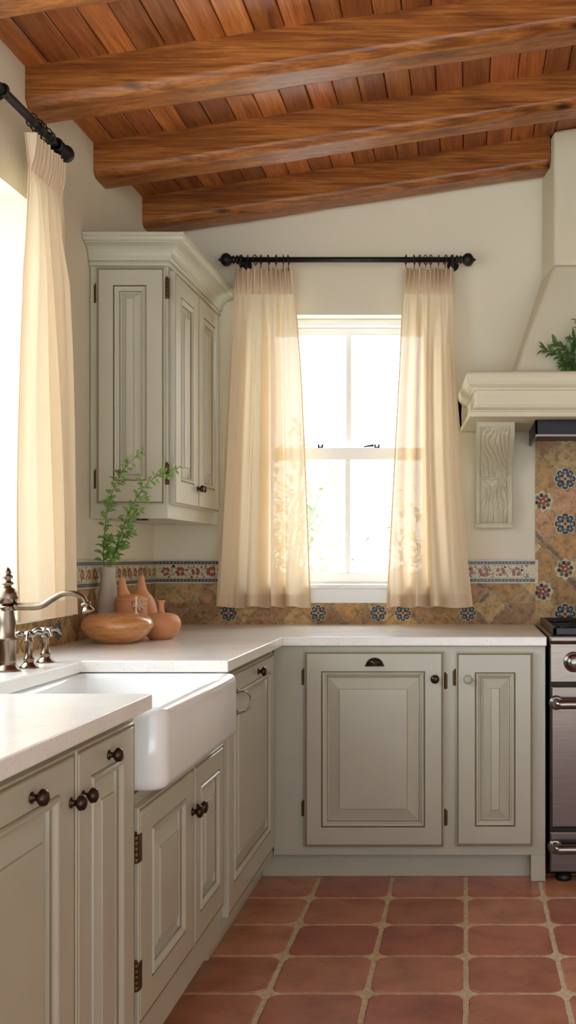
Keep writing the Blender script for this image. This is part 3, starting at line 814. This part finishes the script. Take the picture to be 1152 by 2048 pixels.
# ------------------------------------------------------------------ curtains, rods
def curtain(nm, label, TT, top, bot, ztop, zbot, folds, seed, nrings, amp=.022, inner=None, outer=1.0):
    "TT(a, out, z); top/bot = (a0, a1)"
    random.seed(seed); nu, nv = 200, 90
    ph = [random.uniform(0, 6) for _ in range(4)]
    mid = (top[0]+top[1])/2
    root = thing(nm, TT(mid, 0, ztop), label, 'curtain', 'linen curtains at the two windows')
    def fn(u, v):
        z = ztop + (zbot-ztop)*v
        k = v if inner is None else inner(v)
        a0 = top[0] + (bot[0]-top[0])*k; a1 = top[1] + (bot[1]-top[1])*k**outer
        uu = u + .012*math.sin(2*PI*u*2+ph[0])*min(1, v*3)
        head = max(0, 1 - v/.075)                      # gathered heading
        pin = math.exp(-((v-.075)/.018)**2)
        body = min(1, max(0, v-.05)/.22)
        tight = math.sin(2*PI*(u*11+.3*math.sin(u*9))+ph[1])*.015*(head*.8+.35)*(1-body)
        big = math.sin(2*PI*(u*folds + .25*math.sin(2*PI*u+ph[2]) + .08*math.sin(v*3+ph[3])))
        big = math.copysign(abs(big)**.8, big)
        off = tight + amp*body*(.75+.45*v)*big + .006*math.sin(7*u+5*v+ph[0])*body + .009*math.sin(2*PI*u*folds*2.6+ph[3]+v)*body*(1.1-v*.6)
        off *= (1-.55*pin); off -= .004*pin
        a = a0 + (a1-a0)*uu + .004*math.sin(2*PI*u*folds*2+1)*body
        zz = z + (.004*math.sin(u*folds*6.3) if v == 0 else 0)
        if v > .98: zz += .006*big
        return TT(a, off, zz)
    m = MB(); m.grid(None, nu, nv, fn)
    o = m.build('cloth', 'linen', root, fix=False)
    # stitched hem fold and heading tape
    out = TT(0, 1, 0)-TT(0, 0, 0)
    m = MB(); m.grid(None, nu, 4, lambda u, w: fn(u, .962 + .038*w) + out*.0018)
    m.build('hem', 'linen_doubled', root, fix=False)
    m = MB(); m.grid(None, nu, 6, lambda u, w: fn(u, .075*w) + out*.0018)
    m.build('heading_band', 'linen_doubled', root, fix=False)
    for u0, u1 in ((0, .022), (.978, 1)):
        m = MB(); m.grid(None, 3, nv, lambda u, w: fn(u0+(u1-u0)*u, w) + out*(.0020 + .002*math.sin(PI*u)))
        m.build('side_hem', 'linen_doubled', root, fix=False)
    for k in range(nrings):
        a = top[0] + (top[1]-top[0])*(k+.5)/nrings + wob(.006)
        m = MB(); c = TT(a, 0, ztop+.022); tz = Vector((0, 0, 1))
        al = (TT(1, 0, 0)-TT(0, 0, 0)).normalized()
        m.torus(TT(a, 0, RODZ[nm]), al + Vector((0, 0, wob(.1))) + (TT(0, 1, 0)-TT(0, 0, 0)).normalized()*wob(.5), .0195, .0022, 20)
        m.tube([TT(a, 0, RODZ[nm]-.0205), TT(a, .003, RODZ[nm]-.03), TT(a, 0, ztop-.012)], .0016, 6)
        m.build('ring', 'iron', root)
    return root
RZ = 2.500; RODZ = {'curtain': RZ}
TBk = lambda a, o, z: Vector((a, 4.505 - o, z))
curtain('curtain', 'cream linen curtain left of the back window, next to the wall cabinet', TBk, (-.997, -.748), (-1.080, -.684), 2.462, .995, 3.6, 3, 8, .040, inner=lambda v: v**.85)
curtain('curtain', 'cream linen curtain right of the back window, toward the stove hood', TBk, (-.268, -.054), (-.352, .030), 2.462, .995, 3.4, 12, 8, .040, inner=lambda v: v**.9, outer=2.3)
RODZ['curtain'] = 2.520
TLc = lambda a, o, z: Vector((-1.300 + o, a, z))
curtain('curtain', 'long cream linen curtain at the left window, hanging beside the faucet', TLc, (3.10, 3.345), (3.10, 3.51), 2.478, 1.02, 3.0, 21, 7, .032, inner=lambda v: v**.8)
def finial_prof(): return [(.0145, 0), (.019, .003), (.019, .008), (.013, .011), (.012, .016), (.018, .019), (.018, .024), (.012, .028), (.017, .033), (.0255, .042), (.0285, .053), (.0265, .064), (.018, .073), (.008, .078), (.006, .083), (.001, .088)]
rod = thing('curtain_rod', (-.52, 4.505, RZ), 'black iron curtain rod with ball finials above the back window', 'curtain rod', 'black curtain rods')
m = MB(); m.tube([(-.985, 4.505, RZ), (-.045, 4.505, RZ)], .0115, 16); m.build('pole', 'iron', rod)
m = MB(); m.lathe(finial_prof(), (-.985, 4.505, RZ), (Vector((0,1,0)), Vector((0,0,1)), Vector((-1,0,0))), 24); m.build('finial', 'iron', rod)
m = MB(); m.lathe(finial_prof(), (-.045, 4.505, RZ), 'X', 24); m.build('finial', 'iron', rod)
for x in (-.972, -.058):
    m = MB(); m.lathe([(.026, 0), (.026, .004), (.012, .010), (.008, .014)], (x, YB-.001, RZ), '-Y', 20); m.tube([(x, YB-.01, RZ), (x, 4.515, RZ)], .007, 10); m.torus((x, 4.505, RZ), (1, 0, 0), .0165, .005)
    m.build('bracket', 'iron', rod)
RZ2 = 2.520; X2 = -1.300
rod = thing('curtain_rod', (X2, 2.6, RZ2), 'black iron curtain rod above the left window, cut by the frame', 'curtain rod', 'black curtain rods')
m = MB(); m.tube([(X2, 1.12, RZ2), (X2, 3.325, RZ2)], .013, 16); m.build('pole', 'iron', rod)
m = MB(); m.lathe([(a*1.0, b) for a, b in finial_prof()], (X2, 3.320, RZ2), (Vector((1,0,0)), Vector((0,0,-1)), Vector((0,1,0))), 24); m.build('finial', 'iron', rod)
m = MB(); m.lathe(finial_prof(), (X2, 1.12, RZ2), (Vector((1,0,0)), Vector((0,0,1)), Vector((0,-1,0))), 24); m.build('finial', 'iron', rod)
for y in (2.915, 1.3):
    m = MB(); m.lathe([(.026, 0), (.026, .004), (.012, .010), (.008, .014)], (XL+.001, y, RZ2-.02), 'X', 20)
    m.tube([(XL+.01, y, RZ2-.02), (X2-.02, y, RZ2-.03), (X2, y, RZ2-.018)], .006, 10); m.torus((X2, y, RZ2), (0, 1, 0), .017, .004)
    m.build('bracket', 'iron', rod)
m = MB(); m.lathe([(.026, 0), (.026, .004), (.012, .010), (.008, .014)], (XL+.001, 3.30, RZ2), 'X', 20); m.tube([(XL+.01, 3.30, RZ2), (X2, 3.30, RZ2)], .007, 10); m.torus((X2, 3.30, RZ2), (0, 1, 0), .018, .005)
m.build('bracket', 'iron', rod)

# ------------------------------------------------------------------ plaster range hood
HC = .76
hood = thing('range_hood', (HC, 4.4, 1.74), 'cream plaster range hood with tapered chimney and moulded mantel shelf', 'range hood')
m = MB()
def sym(x): return 2*HC - x
YH = 4.375
zt0, zt1 = zc(.36)+.004, zc(sym(.36))+.004
m.hexa([(.372, YH, 2.44), (sym(.372), YH, 2.44), (sym(.334), YB, 2.44), (.334, YB, 2.44),
        (.372, YH, zc(.372)), (sym(.372), YH, zc(sym(.372))), (sym(.334), YB, zc(sym(.334))), (.334, YB, zc(.334))])
o = m.build('chimney', 'hood_plaster', hood, .016, 4)
m = MB()
m.hexa([(.188, 4.19, 1.93), (sym(.188), 4.19, 1.93), (sym(.172), YB, 1.93), (.172, YB, 1.93),
        (.372, YH, 2.44), (sym(.372), YH, 2.44), (sym(.334), YB, 2.44), (.334, YB, 2.44)])
m.build('canopy', 'hood_plaster', hood, .014, 4)
m = MB()   # mantel
prof = [(-.004, 1.946), (.005, 1.941), (.010, 1.931), (.011, 1.918), (.008, 1.904), (.001, 1.893), (-.010, 1.885), (-.018, 1.882), (-.018, 1.875), (-.028, 1.873), (-.030, 1.862), (-.030, 1.818), (-.026, 1.806), (-.016, 1.797), (-.006, 1.793), (-.006, 1.787), (-.001, 1.785), (-.001, 1.768), (-.004, 1.766)]
xf, yf, xb = .012, 4.10, -.024
vs = []
for o_, z in prof: vs += [(xb-o_, YB-.002, z), (xf-o_, yf-o_, z), (sym(xf)+o_, yf-o_, z), (sym(xb)+o_, YB-.002, z)]
k = len(prof)
fs = [(i*4+q, i*4+q+1, (i+1)*4+q+1, (i+1)*4+q) for i in range(k-1) for q in range(3)]
fs += [(0, 1, 2, 3), tuple((k-1)*4+q for q in (3, 2, 1, 0)), tuple(i*4 for i in range(k)), tuple(i*4+3 for i in range(k))]
m.add(vs, fs); m.build('mantel_shelf', 'hood_plaster', hood, .002, 2)
def ridge(u, v):
    "carved acanthus strands, u across 0..1, v 0 top..1 bottom"
    t_ = v/.47 if v < .47 else (v-.5)/.5
    if v < .47:      # leaves sweeping down from a curled top
        q = u*5.2 + 1.1*math.sin(t_*4.4 + .4) + .9*noise.noise(Vector((u*2.2, t_*3.2, 3.7))) + (u-.5)*1.6*(1-t_)
    else:            # stalks fanning out below, curls above
        q = (u-.5)*(7.2 - 2.2*t_) + 1.6*math.exp(-t_*5)*math.sin(u*7 + t_*8) + .5*noise.noise(Vector((u*3, t_*2.5, 9.1)))
    r_ = abs(math.sin(q*PI/1.0))**.8
    h = r_*(.65 + .5*noise.noise(Vector((u*5, t_*4, 1.3)))) + .16*abs(math.sin(q*PI*3 + 1))
    if t_ < .16: h = h*.6 + .5*abs(math.sin(u*13 + math.sin(t_*40)))*(1-t_/.16)
    e = min(1, max(0, (min(u, 1-u)-.02)/.04)); ev = min(1, max(0, min(v, 1-v)/.02)); em = min(1, abs(v-.485)/.02)
    return h*e*ev*em
def corbel(x0, x1, label=None):
    m = MB(); zt_, zb = 1.766, 1.342; nu, nv = 60, 170
    def depth(v):     # v 0 top .. 1 bottom
        if v < .5: return .335 - .285*(.5-.5*math.cos(min(1, (v/.5))**1.1*PI))
        return .05 + .022*math.sin((v-.5)/.5*PI)
    def fn(u, v):
        fr = .11; inside = fr < u < 1-fr and .045 < v < .965
        h = 0
        if inside:
            h = -.010 + .016*ridge((u-fr)/(1-2*fr), (v-.045)/.92)
        return Vector((x0 + (x1-x0)*u, YB - depth(v) - h, zt_ + (zb-zt_)*v))
    m.grid(None, 90, 260, fn)
    # sides, bottom, back
    for x in (x0, x1):
        vs = []
        for j in range(nv+1): v = j/nv; vs += [(x, YB-depth(v), zt_+(zb-zt_)*v), (x, YB-.001, zt_+(zb-zt_)*v)]
        m.add(vs, [(j*2, j*2+1, j*2+3, j*2+2) for j in range(nv)], smooth=False)
    d1 = depth(1); m.poly([(x0, YB-d1, zb), (x1, YB-d1, zb), (x1, YB-.001, zb), (x0, YB-.001, zb)])
    m.box(x0-.003, x1+.003, YB-depth(1)-.01, YB-.001, zb-.002, zb+.012)
    return m.build('corbel', 'corbel_paint', hood)
corbel(.044, .200); corbel(sym(.200), sym(.044))
m = MB(); m.box(.285, sym(.285), 4.20, YB-.02, 1.722, 1.764); m.box(.278, sym(.278), 4.19, 4.205, 1.700, 1.7645); m.box(.278, .290, 4.19, YB-.012, 1.700, 1.764)
ins_ = m.build('hood_insert', 'smoked_glass', hood, .002); ins_['label'] = 'dark extractor under the shelf'
m = MB(); m.box(.280, sym(.280), 4.183, 4.192, 1.697, 1.706); m.build('trim_strip', 'brushed_steel', ins_, .001)
# greenery on the mantel
random.seed(4)
gr = thing('greenery_bunch', (.56, 4.22, 1.946), 'bunch of dark green leafy branches lying on the hood shelf', 'plant')
st = MB(); lf = MB()
for k in range(13):
    a_ = PI*(.50 + .49*k/9) if k < 10 else PI*random.uniform(.1, .45)
    ln = random.uniform(.13, .2); el = random.uniform(.15, .8)
    s0 = Vector((.515 + wob(.02), 4.215 + wob(.02), 1.955)); e = s0 + Vector((math.cos(a_)*ln*1.0, -.03 + wob(.04), ln*math.sin(a_)*1.0 + .012))
    P = catmull([s0, (s0+e)/2 + Vector((0, 0, .012)), e], 8); st.tube(P, [.0028*(1-.6*i/17) for i in range(17)], 5)
    for i in range(2, 17):
        for sg in (0, 1):
            d = (P[i]-P[i-1]).normalized(); q = d.orthogonal().normalized(); q2 = d.cross(q); an = i*2.1 + sg*PI
            dd = d*.8 + (q*math.cos(an)+q2*math.sin(an))*.7; pp = P[i]
            if (pp + dd.normalized()*.036).z < 1.95: dd.z = abs(dd.z)
            leaf(lf, pp, dd, Vector((wob(.5), -.7, 1)), random.uniform(.034, .048), random.uniform(.014, .021))
st.build('stem', 'stem', gr); lf.build('foliage', 'leaf_dark', gr, fix=False)

# ------------------------------------------------------------------ range
RX0, RX1, RYF = .312, 1.212, 3.862
rg = thing('kitchen_range', (.76, 4.2, 0), 'stainless steel kitchen range with rounded handles at the right edge', 'stove')
m = MB(); m.box(RX0, RX1, RYF+.02, YB-.02, .075, .905); m.build('body', 'brushed_steel', rg, .002)
m = MB(); m.box(RX0-.004, RX1+.004, RYF-.008, YB-.014, .892, .922); m.build('cooktop', 'brushed_steel', rg, .010, 4)
m = MB(); m.box(RX0, RX1, RYF, RYF+.03, .745, .891); pn = m.build('control_panel', 'brushed_steel', rg, .004)
for k in range(6):
    x = RX0 + .088 + k*.145
    m = MB(); m.lathe([(.038, 0), (.038, .004), (.033, .007), (.030, .007), (.027, .012), (.0265, .034), (.023, .038), (.001, .039)], (x, RYF, .822), '-Y', 32); m.build('knob', 'pewter', pn)
m = MB(); m.box(RX0+.004, RX1-.002, RYF-.006, RYF+.03, .208, .732); dr_ = m.build('oven_door', 'brushed_steel', rg, .005)
m = MB(); m.box(RX0, RX1, RYF+.004, RYF+.03, .186, .745); m.build('gap_seal', 'dark_gap', rg)
m = MB(); m.box(RX0, RX1, RYF, RYF+.03, .04, .190); dw = m.build('drawer', 'brushed_steel', rg, .005)
def bar(z, par, x0, y):
    m = MB(); m.tube(catmull([(x0+.018, y+.045, z), (x0+.02, y+.012, z), (x0+.03, y, z), (x0+.06, y, z)], 6) + [Vector((RX1-.06, y, z))] + catmull([(RX1-.06+.001, y, z), (RX1-.03, y, z), (RX1-.02, y+.012, z), (RX1-.018, y+.045, z)], 6), .0175, 20)
    m.lathe([(.027, 0), (.027, .004), (.020, .008)], (x0+.018, y+.045, z), '-Y', 24)
    m.build('handle', 'pewter', par)
bar(.672, dr_, RX0+.004, RYF-.052); bar(.138, dw, RX0, RYF-.046)
for x in (RX0+.055, RX1-.055):
    for y in (RYF+.05, YB-.1):
        m = MB(); m.lathe([(.028, 0), (.030, .003), (.030, .022), (.020, .026), (.018, .05)], (x, y, 0), seg=20); m.lathe([(.012, .04), (.012, .08)], (x, y, 0), seg=12); m.build('foot', 'black_iron', rg)
for k in range(3):
    x0 = RX0 + .012 + k*.292; x1 = x0 + .286; y0, y1 = RYF+.012, YB-.06; m = MB(); z0, z1 = .926, .944
    for (a0, a1, c0, c1) in ((x0, x1, y0, y0+.016), (x0, x1, y1-.016, y1), (x0, x0+.016, y0, y1), (x1-.016, x1, y0, y1)): m.box(a0, a1, c0, c1, .9215, z1+.004)
    ym = (y0+y1)/2; m.box(x0, x1, ym-.006, ym+.006, z0, z1)
    for yc in ((y0+ym)/2, (ym+y1)/2):
        for q in range(8):
            a_ = q*PI/4; xc = (x0+x1)/2; L = .125
            ex = max(x0+.01, min(x1-.01, xc+L*1.2*math.cos(a_))); ey = yc+L*math.sin(a_)
            m.tube([(ex, ey, z1), (xc+.025*math.cos(a_), yc+.025*math.sin(a_), z1+.003)], .0055, 6)
    m.build('grate', 'black_iron', rg, .003)
    for yc in ((y0+ym)/2, (ym+y1)/2):
        m = MB(); m.lathe([(.045, .9215), (.045, .930), (.034, .934), (.032, .939), (.001, .940)], ((x0+x1)/2, yc, 0), seg=24); m.build('burner', 'black_iron', rg)

# ------------------------------------------------------------------ outdoors
m = MB(); m.box(-16, 16, -14, 26, -.40, -.30)
# the ground lies outside the house, below floor level
tag(m.build('ground', 'outdoor_ground'), kind='structure')
def bush(x, y, h, w, label, seed):
    random.seed(seed); b = Vector((x, y, -.3)); r = thing('garden_shrub', b, label, 'shrub', 'pale shrubs in the garden beyond the glass')
    st = MB(); lf = MB()
    for k in range(16):
        a_ = random.uniform(0, 2*PI); e = b + Vector((math.cos(a_)*w*random.uniform(.2, 1), math.sin(a_)*w*random.uniform(.2, 1), h*random.uniform(.5, 1)))
        P = catmull([b, (b+e)/2 + Vector((wob(.15), wob(.15), h*.12)), e], 8); st.tube(P, [.02*(1-.85*i/17) for i in range(17)], 5)
        for i in range(5, 17):
            for q in range(5):
                dd = Vector((wob(1), wob(1), wob(.8))); leaf(lf, P[i] + dd*.12, dd, Vector((0, 0, 1)), random.uniform(.07, .13), random.uniform(.04, .06))
    st.build('branch', 'leaf_pale', r); lf.build('foliage', 'leaf_pale', r, fix=False)
bush(-.35, 8.6, 2.2, 1.0, 'pale sunlit shrub right of centre through the back window', 31)
bush(-1.75, 9.6, 2.9, 1.0, 'taller pale shrub left of the glazing bar beyond the back window', 32)

# ------------------------------------------------------------------ light
w = bpy.data.worlds.new('daylight'); SC.world = w; w.use_nodes = True
nt = w.node_tree; nd = nt.nodes; bg = nd['Background']
tc = nd.new('ShaderNodeTexCoord'); sep = nd.new('ShaderNodeSeparateXYZ'); nt.links.new(tc.outputs['Generated'], sep.inputs[0])
rp = nd.new('ShaderNodeMapRange'); rp.inputs['From Min'].default_value = -.35; rp.inputs['From Max'].default_value = .25
rp.interpolation_type = 'SMOOTHSTEP'
dotn = nd.new('ShaderNodeVectorMath'); dotn.operation = 'DOT_PRODUCT'; dotn.inputs[1].default_value = Vector((-.62, .75, .22)).normalized()
nt.links.new(tc.outputs['Generated'], dotn.inputs[0]); nt.links.new(dotn.outputs['Value'], rp.inputs['Value'])
LO, HI = 1.9, 8.6
rp.inputs['To Min'].default_value = LO; rp.inputs['To Max'].default_value = HI
nt.links.new(rp.outputs[0], bg.inputs['Strength'])
cm = nd.new('ShaderNodeMix'); cm.data_type = 'RGBA'
mr = nd.new('ShaderNodeMapRange'); mr.inputs['From Min'].default_value = -.35; mr.inputs['From Max'].default_value = .25
nt.links.new(dotn.outputs['Value'], mr.inputs['Value']); nt.links.new(mr.outputs[0], cm.inputs[0])
cm.inputs[6].default_value = (.76, .86, 1.0, 1); cm.inputs[7].default_value = (.84, .92, 1.0, 1)
nt.links.new(cm.outputs[2], bg.inputs['Color'])
def portal(loc, rot, sx, sy):
    l = bpy.data.lights.new('portal', 'AREA'); l.shape = 'RECTANGLE'; l.size = sx; l.size_y = sy; l.cycles.is_portal = True
    o = bpy.data.objects.new('portal', l); COL.objects.link(o); o.location = loc; o.rotation_euler = rot
portal(((WX0+WX1)/2, YB+TH, (WZ0+WZ1)/2), (-PI/2, 0, 0), WX1-WX0, WZ1-WZ0)
portal((XL-TL, (LY0+LY1)/2, (LZ0+LZ1)/2), (0, -PI/2, 0), LZ1-LZ0, LY1-LY0)
portal(((XL+XR)/2, YR, 1.55), (PI/2, 0, 0), XR-XL, 3.1)

# ------------------------------------------------------------------ camera
cam = bpy.data.cameras.new('camera'); co = bpy.data.objects.new('camera', cam); COL.objects.link(co)
co.location = (0, 0, EYE); co.rotation_euler = (PI/2, 0, 0)
cam.sensor_fit = 'VERTICAL'; cam.sensor_height = 36; cam.sensor_width = 36*1152/2048
cam.lens = F/2048*36
cam.shift_x = -(VX-576)/2048; cam.shift_y = (VY-1024)/2048
cam.clip_start = .05; cam.clip_end = 100
SC.camera = co
vs_ = SC.view_settings; vs_.view_transform = 'Standard'; vs_.look = 'None'; vs_.gamma = 1; vs_.use_curve_mapping = False; vs_.exposure = 0.2
SC.cycles.use_denoising = True; SC.cycles.max_bounces = 10; SC.cycles.diffuse_bounces = 6; SC.cycles.transparent_max_bounces = 12
SC.cycles.sample_clamp_indirect = 8
